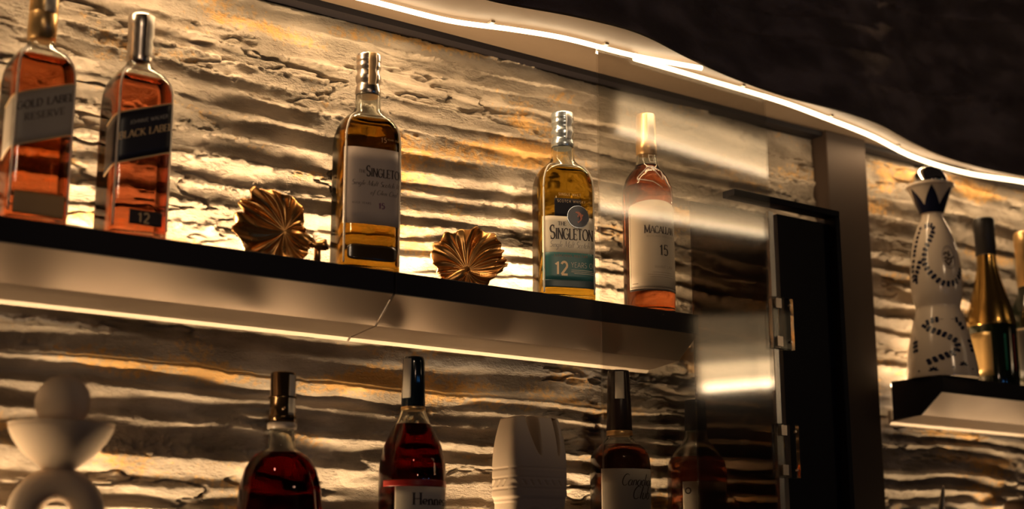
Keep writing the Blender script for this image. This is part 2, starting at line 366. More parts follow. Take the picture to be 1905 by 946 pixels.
# ------------------------------------------------------------------ stroke lettering
def arc(cx, cy, rx, ry, a0, a1, n=10):
    return [(cx+rx*math.cos(math.radians(a0+(a1-a0)*i/n)), cy+ry*math.sin(math.radians(a0+(a1-a0)*i/n))) for i in range(n+1)]
G = {  # width, strokes (unit cap height)
 'A': (.72, [[(0,0),(.36,1)],[(.36,1),(.72,0)],[(.14,.34),(.58,.34)]]),
 'B': (.58, [[(.08,0),(.08,1)], [(.08,1),(.3,1)]+arc(.3,.76,.22,.24,90,-90)+[(.08,.52)], [(.08,.52),(.32,.52)]+arc(.32,.26,.25,.26,90,-90)+[(.08,0)]]),
 'C': (.70, [arc(.38,.5,.36,.5,48,312,16)]),
 'D': (.70, [[(.08,0),(.08,1)], [(.08,1),(.26,1)]+arc(.26,.5,.40,.5,90,-90,14)+[(.08,0)]]),
 'E': (.54, [[(.08,0),(.08,1)],[(.08,1),(.5,1)],[(.08,.52),(.42,.52)],[(.08,0),(.52,0)]]),
 'G': (.74, [arc(.38,.5,.36,.5,48,330,16)+[(.69,.42)],[(.46,.42),(.74,.42)]]),
 'H': (.72, [[(.08,0),(.08,1)],[(.64,0),(.64,1)],[(.08,.5),(.64,.5)]]),
 'I': (.22, [[(.11,0),(.11,1)]]),
 'J': (.40, [[(.30,1),(.30,.2)]+arc(.14,.2,.16,.2,0,-150,8)]),
 'K': (.66, [[(.08,0),(.08,1)],[(.62,1),(.08,.42)],[(.24,.58),(.66,0)]]),
 'L': (.52, [[(.08,0),(.08,1)],[(.08,0),(.5,0)]]),
 'M': (.86, [[(.08,0),(.08,1)],[(.08,1),(.43,.1)],[(.43,.1),(.78,1)],[(.78,1),(.78,0)]]),
 'N': (.74, [[(.08,0),(.08,1)],[(.08,1),(.66,0)],[(.66,0),(.66,1)]]),
 'O': (.80, [arc(.40,.5,.36,.5,90,450,24)]),
 'R': (.62, [[(.08,0),(.08,1)],[(.08,1),(.3,1)]+arc(.3,.74,.23,.26,90,-90)+[(.08,.48)],[(.3,.48),(.6,0)]]),
 'S': (.54, [arc(.27,.75,.22,.25,40,270,12)+arc(.27,.25,.24,.25,90,-140,12)]),
 'T': (.64, [[(.32,0),(.32,1)],[(.02,1),(.62,1)]]),
 'U': (.70, [[(.08,1),(.08,.36)]+arc(.35,.34,.27,.34,180,360,12)+[(.62,1)]]),
 'V': (.70, [[(0,1),(.35,0)],[(.35,0),(.7,1)]]),
 'W': (.96, [[(0,1),(.25,0)],[(.25,0),(.48,.9)],[(.48,.9),(.71,0)],[(.71,0),(.96,1)]]),
 'Y': (.66, [[(0,1),(.33,.48)],[(.66,1),(.33,.48)],[(.33,.48),(.33,0)]]),
 '1': (.40, [[(.04,.78),(.24,1),(.24,0)]]),
 '2': (.58, [arc(.28,.72,.24,.28,160,-30,12)+[(.04,0)],[(.04,0),(.56,0)]]),
 '5': (.56, [[(.50,1),(.14,1),(.10,.56)]+arc(.27,.32,.25,.32,120,-140,14)]),
 # lower case for the script lines
 'a': (.50, [arc(.22,.24,.20,.24,60,400,14),[(.42,.46),(.40,.1),(.5,.02)]]),
 'b': (.46, [[(.08,1),(.08,.05)],arc(.22,.24,.18,.24,160,-170,14)]),
 'c': (.42, [arc(.24,.24,.20,.24,50,320,12)]),
 'd': (.50, [arc(.22,.24,.20,.24,40,400,14),[(.44,1),(.40,.1),(.5,.02)]]),
 'e': (.44, [[(.05,.22),(.36,.30)]+arc(.23,.27,.17,.2,10,300,12)]),
 'f': (.34, [[(.34,.92),(.22,1),(.15,.85),(.10,-.3)],[(.02,.48),(.28,.50)]]),
 'r': (.36, [[(.08,.48),(.08,0)],[(.08,.3),(.2,.46),(.32,.44)]]),
 'g': (.48, [arc(.22,.24,.20,.24,60,400,14),[(.42,.46),(.38,-.3),(.2,-.42),(.04,-.3)]]),
 'h': (.50, [[(.10,1),(.08,0)],[(.09,.26)]+arc(.26,.28,.15,.2,150,0,8)+[(.42,.02)]]),
 'i': (.22, [[(.10,.48),(.10,.06),(.2,.02)],[(.11,.66),(.13,.70)]]),
 'k': (.46, [[(.08,1),(.08,0)],[(.38,.48),(.1,.2),(.42,0)]]),
 'l': (.22, [[(.14,1),(.10,.06),(.2,.02)]]),
 'n': (.50, [[(.08,.48),(.08,0)],[(.08,.26)]+arc(.25,.28,.15,.2,150,0,8)+[(.42,.02)]]),
 'o': (.46, [arc(.22,.24,.19,.24,90,450,16)]),
 's': (.38, [arc(.19,.36,.14,.12,30,270,8)+arc(.19,.12,.15,.12,90,-150,8)]),
 't': (.32, [[(.16,.82),(.14,.08),(.26,.02)],[(.02,.5),(.30,.52)]]),
 'u': (.50, [[(.08,.48),(.08,.16)]+arc(.24,.16,.16,.16,180,350,8),[(.42,.48),(.42,.04)]]),
 'y': (.46, [[(.06,.48),(.22,.04)],[(.42,.48),(.16,-.36),(.02,-.4)]]),
 ' ': (.36, []), '-': (.3, [[(.02,.4),(.28,.4)]]),
}
def text_polys(s, u0, v0, h, style='sans', weight=.12, track=.10, slant=0.0, xs=1.0, small=None, rise=0.0, center=False):
    """lettering as flat quads in label coordinates (u across, v up)"""
    quads = []; x = 0.0
    total = 0
    for i, ch in enumerate(s):
        k = small if (small and i > 0) else 1.0
        total += (G[ch][0]+track)*k
    if center:
        u0 = u0 - total*h*xs/2; v0 = v0 - rise*total*h*xs/2
    for i, ch in enumerate(s):
        k = small if (small and i > 0) else 1.0
        wdt, strokes = G[ch]
        for st in strokes:
            pts = [(x+px*k, py*k) for px, py in st]
            pts = [(px+slant*py, py) for px, py in pts]
            L = len(pts)
            left = []; right = []
            for j, p in enumerate(pts):
                a = pts[max(j-1, 0)]; b = pts[min(j+1, L-1)]
                dx, dy = b[0]-a[0], b[1]-a[1]; d = math.hypot(dx, dy) or 1; dx /= d; dy /= d
                if style == 'serif': w = weight*k*(.42 + .75*abs(dy)*(1.0 if dx*dy <= .15 else .62))
                elif style == 'script': w = weight*(.35+.8*max(0, -dy if True else 0)) + weight*.25
                else: w = weight*k
                left.append((p[0]-dy*w/2, p[1]+dx*w/2)); right.append((p[0]+dy*w/2, p[1]-dx*w/2))
            for j in range(L-1): quads.append([left[j], left[j+1], right[j+1], right[j]])
            if style == 'serif' and ch not in 'OQ':
                for e in (0, L-1):
                    p = pts[e]; q = pts[1 if e == 0 else L-2]; 
                    if abs(p[1]-q[1]) > abs(p[0]-q[0])*1.2 and (p[1] < .03*k or p[1] > .97*k):
                        sw = .15*k; sh = .05*k; yy = p[1] if p[1] < .5*k else p[1]-sh
                        quads.append([(p[0]-sw, yy), (p[0]+sw, yy), (p[0]+sw, yy+sh), (p[0]-sw, yy+sh)])
                    elif abs(p[0]-q[0]) >= abs(p[1]-q[1]) or ch in 'CGS':
                        sg = -1 if p[1] > .5*k else 1; sw = .035*k
                        quads.append([(p[0]-sw, p[1]), (p[0]+sw, p[1]), (p[0]+sw, p[1]+sg*.16*k), (p[0]-sw, p[1]+sg*.16*k)])
        x += (wdt+track)*k
    out = []
    for q in quads:
        out.append([(u0+a*h*xs, v0+b*h+rise*(a*h*xs)) for a, b in q])
    return out

# ------------------------------------------------------------------ bottle builder
class Bottle:
    """superellipse-section bottle: prof = [(z, a, b, n)], local, front is -y"""
    dv = 0.0
    def __init__(s, prof): s.p = np.array(prof, float)
    def sec(s, z):
        p = s.p; return [float(np.interp(z, p[:, 0], p[:, i])) for i in (1, 2, 3)]
    @staticmethod
    def pt(a, b, n, th):
        c, q = math.cos(th), math.sin(th)
        return a*math.copysign(abs(c)**(2/n), c), b*math.copysign(abs(q)**(2/n), q)
    def smooth(s, step=.004):
        z0, z1 = s.p[0, 0], s.p[-1, 0]
        zs = sorted(set([round(v, 5) for v in s.p[:, 0]])); out = []
        for a, b in zip(zs[:-1], zs[1:]):
            k = max(1, int((b-a)/step)); out += [a+(b-a)*i/k for i in range(k)]
        return out+[zs[-1]]
    def loft(s, rows, off=0.0, nseg=96, caps=(True, True)):
        V = []; F = []; ths = s.ring(nseg)
        for z, a, b, n in rows:
            for k in range(nseg):
                x, y = s.pt(max(a+off, .0005), max(b+off, .0005), n, ths[k]); V.append((x, y, z))
        for i in range(len(rows)-1):
            for k in range(nseg):
                k2 = (k+1) % nseg; F.append((i*nseg+k, i*nseg+k2, (i+1)*nseg+k2, (i+1)*nseg+k))
        if caps[0]: F.append(tuple(range(nseg-1, -1, -1)))
        if caps[1]: F.append(tuple((len(rows)-1)*nseg+k for k in range(nseg)))
        return V, F
    def rows(s, z0=None, z1=None, off=0):
        zz = [z for z in s.smooth() if (z0 is None or z > z0+1e-5) and (z1 is None or z < z1-1e-5)]
        if z0 is not None: zz = [z0]+zz
        if z1 is not None: zz = zz+[z1]
        return [(z, *s.sec(z)) for z in zz]
    @staticmethod
    def angles(n, m=260):
        f = (np.linspace(0, 1, m)**1.0)**(n/2)
        q = np.arccos(np.clip(f, 0, 1)); q = np.concatenate([q, np.arcsin(np.clip(f, 0, 1)), np.linspace(0, PI/2, 60)])
        q = np.unique(np.round(np.sort(q), 9)); return q
    def table(s, z):
        a, b, n = s.sec(z); q = s.angles(n)
        th = np.unique(np.round(np.concatenate([q+k*PI/2 if k % 2 == 0 else (PI/2-q)+k*PI/2 for k in range(-3, 1)]), 9))
        P = np.array([s.pt(a, b, n, t) for t in th])
        d = np.r_[0, np.cumsum(np.hypot(*np.diff(P, axis=0).T))]; d -= np.interp(-PI/2, th, d)
        return d, th
    def ring(s, nseg):
        tab = s.table(s.p[len(s.p)//3, 0]); L = tab[0][-1]-tab[0][0]
        return np.interp(tab[0][0]+L*np.arange(nseg)/nseg, tab[0], tab[1])
    def surf(s, u, v, off, tab, zref=None):
        """label coordinates (arc length u from the front centre, height v) -> point"""
        th = float(np.interp(u, tab[0], tab[1])); a, b, n = s.sec(v if zref is None else zref)
        x, y = s.pt(a, b, n, th); L = math.hypot(x/a/a, y/b/b) or 1
        nx = math.copysign(abs(x/a)**(n-1)/a, x); ny = math.copysign(abs(y/b)**(n-1)/b, y); L = math.hypot(nx, ny) or 1
        return (x+nx/L*off, y+ny/L*off, v+s.dv)

def glass_body(B, t, liq_m, fill, neck_top, wall=.003, glass_m=None):
    rows_o = B.rows(0.0, neck_top)
    rows_o = [(0.0, rows_o[0][1]-.003, rows_o[0][2]-.003, rows_o[0][3])] + [(.003, *rows_o[0][1:])] + rows_o[1:]
    V, F = B.loft(rows_o, 0, caps=(True, False))
    rows_i = B.rows(.009, neck_top); Vi, Fi = B.loft(rows_i, -wall, caps=(True, False))
    n0 = len(V); F2 = [tuple(reversed([i+n0 for i in f])) for f in Fi]
    ns = 96; a0 = n0-ns; b0 = n0+len(Vi)-ns
    rim = [(a0+k, a0+(k+1) % ns, b0+(k+1) % ns, b0+k) for k in range(ns)]
    o = mesh_obj('glass_body', V+Vi, F+F2+rim, glass_m or M['clear'], t, True)
    Vl, Fl = B.loft(B.rows(.0088, fill), -wall+.0003)
    mesh_obj('liquor', Vl, Fl, liq_m, t, True)
    return o
def patch(B, t, name, m, u0, u1, vbot, vtop, off=.0007, zref=None, nu=40, nv=6, par=None):
    zr = zref if zref is not None else (vbot((u0+u1)/2)+vtop((u0+u1)/2))/2
    tab = B.table(zr); V = []; F = []
    for o2 in (off, off*.35):
        for j in range(nv+1):
            for i in range(nu+1):
                u = u0+(u1-u0)*i/nu; v = vbot(u)+(vtop(u)-vbot(u))*j/nv; V.append(B.surf(u, v, o2, tab, zref))
    N = (nu+1)*(nv+1)
    for j in range(nv):
        for i in range(nu):
            a = j*(nu+1)+i; F.append((a, a+1, a+nu+2, a+nu+1)); F.append((N+a, N+a+nu+1, N+a+nu+2, N+a+1))
    ed = [i for i in range(nu+1)] + [j*(nu+1)+nu for j in range(1, nv+1)] + [nv*(nu+1)+i for i in range(nu-1, -1, -1)] + [j*(nu+1) for j in range(nv-1, 0, -1)]
    for k in range(len(ed)):
        a, b = ed[k], ed[(k+1) % len(ed)]; F.append((a, N+a, N+b, b))
    return mesh_obj(name, V, F, m, par or t, True)
def printing(B, t, name, m, quads, off=.0011, zref=None, par=None, umax=None):
    zr = zref if zref is not None else np.mean([p[1] for q in quads for p in q]); tab = B.table(zr)
    V = []; F = []
    for q in quads:
        if umax is not None and max(p[0] for p in q) > umax: continue
        n = len(V); V += [B.surf(p[0], p[1], off, tab, zref) for p in q]; F.append((n, n+1, n+2, n+3))
    return mesh_obj(name, V, F, m, par or t)
C = lambda v: (lambda u: v)
def ring_highlight(B, t, ue, z0, z1, r=.0016):
    """whitish ridge painting the led highlight that frames the front of the bottle: up one side, over the shoulder, down the other"""
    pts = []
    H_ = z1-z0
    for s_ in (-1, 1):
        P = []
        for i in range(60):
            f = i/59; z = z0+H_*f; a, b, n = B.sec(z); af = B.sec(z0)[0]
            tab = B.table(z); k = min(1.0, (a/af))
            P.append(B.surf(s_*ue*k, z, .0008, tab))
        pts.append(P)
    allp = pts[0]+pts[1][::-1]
    mb = MB(); mb.tube(allp, r, 6); return mb.build('edge_highlight', M['rim'], t, True)
def lathe(prof, ns=48):
    V = []; F = []
    for r, z in prof:
        for k in range(ns): V.append((r*math.cos(2*PI*k/ns), r*math.sin(2*PI*k/ns), z))
    for i in range(len(prof)-1):
        for k in range(ns): F.append((i*ns+k, i*ns+(k+1) % ns, (i+1)*ns+(k+1) % ns, (i+1)*ns+k))
    F.append(tuple(range(ns-1, -1, -1))); F.append(tuple((len(prof)-1)*ns+k for k in range(ns)))
    return V, F
def lathe_obj(name, prof, m, t, ns=48):
    V, F = lathe(prof, ns); return mesh_obj(name, V, F, m, t, True)
amber = glass('amber_whisky', (.83, .41, .24), 1.36); red_amber = glass('copper_whisky', (.86, .44, .29), 1.36)
honey = glass('honey_whisky', (.60, .42, .13), 1.36); straw = glass('straw_whisky', (.80, .60, .19), 1.36)
rose = glass('rose_amber_whisky', (.88, .46, .28), 1.36); darkred = glass('dark_red_cognac', (.22, .018, .012), 1.36)
def strip(t, a, z0, z1, r0, r1, m=None, w=.45):
    """paper seal running up a cap"""
    V = []; F = []; n = 6
    for z, r in zip(z0 if isinstance(z0, list) else [z0, z1], r0 if isinstance(r0, list) else [r0, r1]):
        for i in range(n+1):
            q = a-w/2*2+w*2*i/n; V.append((r*math.cos(q), r*math.sin(q), z))
    rows = len(V)//(n+1)
    for j in range(rows-1):
        for i in range(n): F.append((j*(n+1)+i, j*(n+1)+i+1, (j+1)*(n+1)+i+1, (j+1)*(n+1)+i))
    o = mesh_obj('tax_strip', V, F, m or M['strip'], t, True)
    s = o.modifiers.new('thick', 'SOLIDIFY'); s.thickness = .0004; s.offset = 1
    return o

# --- the two square blended-scotch bottles
def square_bottle(x, label, gold):
    t = thing('whisky_bottle', label, 'bottle', (x, 1.885, .457), -.01)
    B = Bottle([(0, .042, .040, 7), (.200, .042, .040, 7), (.214, .0415, .0395, 6), (.227, .0385, .037, 5), (.238, .033, .032, 4), (.247, .0255, .025, 3), (.254, .0185, .0185, 2.2), (.262, .0165, .0165, 2), (.335, .016, .016, 2)])
    glass_body(B, t, amber if gold else red_amber, .232, .30)
    ring_highlight(B, t, .0385, .012, .243, .0016)
    rise = .36; B.dv = -.006
    top = lambda u: .190+rise*u; bot = lambda u: .118+rise*u
    lm = pbr('pale_gold_paper', (.42, .36, .30), .45) if gold else pbr('black_paper', (.016, .014, .022), .4)
    patch(B, t, 'label', lm, -.072, .0395, bot, top, zref=.14)
    edge_m = M['inkgold']
    for f in (top, bot):
        patch(B, t, 'label_border', edge_m, -.072, .0395, lambda u, f=f: f(u)-.0011, lambda u, f=f: f(u)+.0011, .0009, zref=.14, nv=1)
    if gold:
        printing(B, t, 'lettering', M['ink'], text_polys('GOLD LABEL', 0.0, .166, .0105, 'serif', .16, .13, rise=rise, center=True, xs=.98), zref=.14, off=.0012)
        printing(B, t, 'lettering', M['ink'], text_polys('RESERVE', 0.0, .149, .0095, 'serif', .13, .22, rise=rise, center=True), zref=.14, off=.0012)
        cap = M['goldfoil']
        patch(B, t, 'neck_label', pbr('amber_paper', (.55, .33, .14), .5), -.034, .034, C(.014), C(.045), zref=.03)
    else:
        printing(B, t, 'lettering', M['strip'], text_polys('JOHNNIE WALKER', 0.004, .171, .0052, 'sans', .10, .14, rise=rise, center=True), zref=.14, off=.0012)
        printing(B, t, 'lettering', M['inkgold'], text_polys('BLACK LABEL', 0.001, .151, .0100, 'serif', .15, .12, rise=rise, center=True, xs=.98), zref=.14, off=.0012)
        patch(B, t, 'neck_label', pbr('black_badge', (.03, .015, .015), .5), -.017, .030, C(.022), C(.043), zref=.03)
        printing(B, t, 'lettering', M['inkgold'], text_polys('12', .005, .0255, .0135, 'sans', .16, .2, center=True), zref=.03, off=.0012)
        cap = M['chrome']
    if gold:
        lathe_obj('cap', [(.0165, .262), (.0190, .263), (.0192, .300), (.0186, .301), (.0186, .303), (.0192, .304), (.0192, .340), (.017, .342), (.0005, .3425)], cap, t)
        strip(t, -1.35, .300, .342, .0196, .0196)
    else:
        pr = [(.0172, .258), (.0176, .262), (.0186, .268), (.0172, .276), (.0186, .284), (.0172, .292), (.0188, .300), (.0176, .309), (.0186, .314), (.0188, .328), (.0176, .331), (.0005, .3315)]
        lathe_obj('cap', pr, cap, t)
        strip(t, -1.1, [.268, .276, .284, .292, .300, .314, .330], None, [.0192, .0178, .0192, .0178, .0194, .0192, .0193], None, w=.40)
    return t
square_bottle(.588, 'square amber whisky bottle with a slanted pale grey label and gold cap', True)
square_bottle(.728, 'square copper-coloured whisky bottle with a slanted black label and a 12 badge', False)

# --- the two broad single-malt bottles
def broad_bottle(x, rz, label, kind):
    t = thing('whisky_bottle', label, 'bottle', (x, 1.885, .457), rz)
    k = 1.0 if kind == 15 else .945
    a, b = .0505, .037
    prof = [(0, a, b, 4), (.205, a, b, 4), (.220, a*.975, b*.975, 4), (.233, a*.90, b*.91, 3.6), (.244, a*.78, b*.82, 3), (.253, a*.60, b*.66, 2.5), (.259, .0235, .0215, 2), (.266, .0205, .0200, 2), (.275, .0200, .0198, 2), (.300, .0192, .0192, 2)]
    prof = [(z*k, *r) for z, *r in prof]
    B = Bottle(prof)
    glass_body(B, t, honey if kind == 15 else straw, .243*k, .292*k)
    ring_highlight(B, t, .0450, .010, .249*k, .0016)
    B.dv = -.0095
    # the sculpted neck glass and stopper
    capm = M['chrome'] if kind == 15 else M['silver']
    zc = .286*k; top = .355 if kind == 15 else .334; Hc = top-zc
    pr = [(.0150, 0), (.0190, .001), (.0205, .10), (.0190, .22), (.0178, .27), (.0200, .38), (.0203, .46), (.0180, .56), (.0178, .60), (.0198, .70), (.0190, .80), (.0198, .83), (.0196, .97), (.0185, .995), (.0005, 1)]
    fine = []
    for (r0, z0), (r1, z1) in zip(pr[:-1], pr[1:]):
        for i in range(4): fine.append((r0+(r1-r0)*i/4, z0+(z1-z0)*i/4))
    fine.append(pr[-1])
    lathe_obj('stopper', [(r, zc+z*Hc) for r, z in fine], capm, t)
    zz = [zc+f*Hc for f in (.22, .27, .38, .46, .56, .62, .70, .83, .985)]; rr = [.0194, .0183, .0205, .0207, .0185, .0184, .0202, .0202, .0200]
    strip(t, -1.55 if kind == 15 else -1.2, zz, None, rr, None, M['inkgold'] if kind == 15 else pbr('silver_seal', (.62, .62, .62), .35, .4), w=.34)
    if kind == 15:
        lab = pbr('lilac_grey_paper', (.50, .41, .36), .55)
        noise_bump(lab, 300, .06, .0003, 2)
        patch(B, t, 'label', lab, -.0480, .0510, C(.080), C(.201))
        zr = .14
        printing(B, t, 'lettering', M['ink'], text_polys('THE', -.0250, .1600, .0050, 'serif', .13, .12), zref=zr)
        printing(B, t, 'lettering', M['ink'], text_polys('SINGLETON', -.0130, .1555, .0165, 'serif', .17, .08, small=.80, xs=.76), zref=zr)
        printing(B, t, 'lettering', M['ink'], text_polys('Single Malt Scotch Whisky', -.0360, .1405, .0082, 'script', .075, .05, slant=.35, xs=.98), zref=zr)
        printing(B, t, 'lettering', M['ink'], text_polys('of Glen Ord', -.006, .1270, .0078, 'script', .07, .05, slant=.35), zref=zr)
        printing(B, t, 'lettering', M['ink'], text_polys('AGED YEARS', -.034, .1110, .0030, 'sans', .12, .4), zref=zr)
        printing(B, t, 'lettering', pbr('violet_print', (.16, .04, .12), .5), text_polys('15', .008, .1060, .0088, 'serif', .22, .12), zref=zr)
        printing(B, t, 'embossed_lettering', M['inkgold'], text_polys('15', .010, .2120, .0075, 'sans', .12, .2), zref=.20)
        printing(B, t, 'embossed_lettering', M['inkgold'], text_polys('YEARS OLD', .020, .2160, .0026, 'sans', .12, .3), zref=.20)
        # recessed oval panel near the foot
        patch(B, t, 'moulded_panel', pbr('dark_moulding', (.045, .028, .012), .15, 0, .8), -.040, .041, lambda u: .0235+.0105*(1-math.sqrt(max(0, 1-(u/.0412)**8))), lambda u: .0480-.0105*(1-math.sqrt(max(0, 1-(u/.0412)**8))), .0009)
    else:
        cream = pbr('cream_label', (.80, .70, .55), .5); teal = pbr('teal_label', (.030, .130, .135), .45); navy = pbr('dark_teal_band', (.020, .045, .055), .45)
        def tp(u): return .150
        z = .09
        patch(B, t, 'label', cream, -.0480, .0500, C(.0872), tp, zref=z)
        patch(B, t, 'label', teal, -.0480, .0500, C(.0405), C(.0875), zref=z)
        patch(B, t, 'label', navy, -.0480, .0500, C(.0275), C(.0405), zref=z)
        printing(B, t, 'lettering', M['ink'], text_polys('THE', -.0215, .1335, .0068, 'serif', .15, .12), zref=z)
        printing(B, t, 'lettering', M['ink'], text_polys('SINGLETON', -.0350, .1100, .0235, 'serif', .17, .07, small=.80, xs=.66), zref=z)
        printing(B, t, 'lettering', pbr('grey_print', (.22, .19, .17), .6), text_polys('Single Malt Scotch Whisky', -.0360, .0960, .0110, 'script', .070, .05, slant=.35, xs=.74), zref=z)
        printing(B, t, 'lettering', pbr('copper_print', (.35, .12, .06), .5), text_polys('LUSCIOUS NECTAR', -.028, .0800, .0042, 'sans', .12, .35, xs=1.0), zref=z)
        printing(B, t, 'lettering', M['inkgold'], text_polys('12', -.0270, .0495, .0215, 'sans', .18, .10, xs=.95), zref=z)
        printing(B, t, 'lettering', M['strip'], text_polys('YEARS OLD', .0010, .0625, .0085, 'sans', .09, .14, xs=.90), zref=z)
        for q, (ua, ub) in enumerate(((.001, .040), (.001, .045), (.006, .045))):
            patch(B, t, 'fine_print', M['strip'], ua, ub, C(.0572-q*.0028), C(.0580-q*.0028), .0010, zref=z, nv=1)
        # shield-shaped dark patch and round medallion above the label
        patch(B, t, 'neck_patch', pbr('navy_patch', (.010, .009, .016), .6, 0, .2), -.0270, .0200, C(.150), C(.181), .0008, zref=z)
        printing(B, t, 'embossed_lettering', M['inkgold'], text_polys('SCOTCH WHISKY', -.022, .1740, .0042, 'sans', .10, .3, xs=1.0), zref=z, off=.0013)
        printing(B, t, 'embossed_lettering', M['inkgold'], text_polys('SINGLE MALT', -.020, .1860, .0042, 'sans', .10, .3, xs=1.0), zref=z, off=.0013)
        tab = B.table(z)
        def disc(name, m, cu, cv, r, off, shape=None, par=None):
            V = [B.surf(cu, cv, off, tab, z)]; n = 40
            for i in range(n):
                q = 2*PI*i/n; V.append(B.surf(cu+r*math.cos(q), cv+r*math.sin(q), off, tab, z))
            F = [(0, 1+i, 1+(i+1) % n) for i in range(n)]
            o = mesh_obj(name, V, F, m, par or t); sm = o.modifiers.new('t', 'SOLIDIFY'); sm.thickness = .0008; sm.offset = -1; return o
        med = disc('medallion', pbr('slate_medallion', (.055, .055, .075), .4), .0140, .1500, .0195, .0022)
        qs = []
        for i in range(40):
            a0 = 2*PI*i/40; a1 = 2*PI*(i+1)/40
            qs.append([(.014+.0195*math.cos(a0), .150+.0195*math.sin(a0)), (.014+.0195*math.cos(a1), .150+.0195*math.sin(a1)), (.014+.0187*math.cos(a1), .150+.0187*math.sin(a1)), (.014+.0187*math.cos(a0), .150+.0187*math.sin(a0))])
        printing(B, t, 'medallion_rim', M['silver'], qs, .0026, zref=z, par=med)
        # leaping salmon
        qs = []; cx, cz = .0148, .1497
        body = [(-.0060, .0075, .0006), (-.0048, .0078, .0022), (-.0020, .0078, .0036), (.0012, .0060, .0044), (.0036, .0030, .0046), (.0046, -.0004, .0040), (.0042, -.0038, .0030), (.0026, -.0064, .0018), (.0008, -.0080, .0010), (-.0016, -.0094, .0034)]
        for (xa, za, wa), (xb, zb, wb) in zip(body[:-1], body[1:]):
            dx, dz = xb-xa, zb-za; d = math.hypot(dx, dz); nx, nz = -dz/d, dx/d
            qs.append([(cx+xa+nx*wa/2, cz+za+nz*wa/2), (cx+xb+nx*wb/2, cz+zb+nz*wb/2), (cx+xb-nx*wb/2, cz+zb-nz*wb/2), (cx+xa-nx*wa/2, cz+za-nz*wa/2)])
        qs.append([(cx+.0055, cz+.0050), (cx+.0085, cz+.0040), (cx+.0068, cz+.0010), (cx+.0052, cz+.0020)])
        qs.append([(cx-.0005, cz+.0045), (cx+.0005, cz+.0010), (cx-.0020, cz-.0010), (cx-.0022, cz+.0020)])
        printing(B, t, 'fish_emblem', pbr('copper_emblem', (.50, .13, .06), .4), qs, .0027, zref=z, par=med)
    return t
broad_bottle(1.105, -.20, 'broad whisky bottle with a wide lilac-grey label marked 15 and dark ribbed stopper', 15)
broad_bottle(1.496, -.36, 'whisky bottle with a cream and teal label marked 12 and a silver ribbed stopper', 12)

# --- round bottle behind the glass
t = thing('whisky_bottle', 'round rose-amber whisky bottle behind the glass door with a tall cream label and gold capsule', 'bottle', (1.690, 1.885, .457), -.50)
r = .0455
B = Bottle([(0, r, r, 2), (.215, r, r, 2), (.230, r*.97, r*.97, 2), (.245, r*.86, r*.86, 2), (.257, r*.70, r*.70, 2), (.266, r*.52, r*.52, 2), (.273, .0205, .0205, 2), (.283, .0180, .0180, 2), (.33, .0165, .0165, 2)])
glass_body(B, t, rose, .272, .315)
lathe_obj('capsule', [(.0170, .292), (.0187, .2925), (.0190, .310), (.0186, .311), (.0186, .314), (.0181, .315), (.0174, .366), (.0160, .369), (.0005, .3695)], M['goldfoil'], t)
strip(t, -1.2, .318, .368, .0184, .0178, w=.42)
B.dv = -.008
cream2 = pbr('ivory_label', (.74, .63, .50), .5)
uu = .0600
patch(B, t, 'label', cream2, -uu+.012, uu, C(.046), lambda u: .206-.010*((u-.006)/.054)**2, zref=.12)
for va, vb in ((.048, .0490), (.0500, .0505)): patch(B, t, 'label_border', M['ink'], -uu+.014, uu-.002, C(va), C(vb), .0009, zref=.12, nv=1)
patch(B, t, 'label_border', M['ink'], -uu+.0145, -uu+.0152, C(.048), C(.1985), .0009, zref=.12, nu=2)
patch(B, t, 'foot_band', M['ink'], -uu+.012, uu, C(.0425), C(.0458), .0009, zref=.12, nv=1)
printing(B, t, 'lettering', M['ink'], text_polys('The', .006, .1690, .0075, 'script', .10, .05, slant=.35), zref=.12)
printing(B, t, 'lettering', M['ink'], text_polys('MACALLAN', -.0170, .1450, .0148, 'serif', .17, .05, small=.86, xs=.78), zref=.12)
printing(B, t, 'lettering', pbr('faded_print', (.35, .28, .22), .6), text_polys('HIGHLAND SINGLE MALT', -.013, .1380, .0036, 'sans', .10, .25), zref=.12)
printing(B, t, 'lettering', M['ink'], text_polys('15', .0090, .1060, .0185, 'serif', .17, .10, xs=.88), zref=.12)
printing(B, t, 'lettering', pbr('faded_print', (.38, .30, .24), .6), text_polys('DOUBLE CASK', .000, .0830, .0040, 'sans', .12, .25), zref=.12)
for q, (ua, ub) in enumerate(((-.004, .035), (-.012, .040), (-.008, .038))): patch(B, t, 'fine_print', pbr('faded_print', (.38, .30, .24), .6), ua, ub, C(.0745-q*.004), C(.0752-q*.004), .0009, zref=.12, nv=1)
patch(B, t, 'fine_print', pbr('faded_print', (.38, .30, .24), .6), -.042, -.030, C(.0545), C(.0560), .0009, zref=.12, nv=1)
# bright lines painting the highlights on the shoulder facets
B.dv = 0.0
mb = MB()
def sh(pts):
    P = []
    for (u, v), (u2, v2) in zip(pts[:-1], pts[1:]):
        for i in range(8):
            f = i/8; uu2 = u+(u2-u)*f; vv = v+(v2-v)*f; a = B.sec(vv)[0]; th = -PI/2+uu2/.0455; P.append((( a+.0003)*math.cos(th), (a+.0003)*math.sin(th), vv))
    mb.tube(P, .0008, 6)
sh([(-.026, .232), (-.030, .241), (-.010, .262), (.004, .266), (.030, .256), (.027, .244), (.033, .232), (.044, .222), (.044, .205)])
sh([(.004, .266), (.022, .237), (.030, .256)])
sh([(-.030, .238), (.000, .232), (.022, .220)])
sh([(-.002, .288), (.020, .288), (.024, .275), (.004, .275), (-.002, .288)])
mb.build('facet_highlights', M['rim'], t, True)

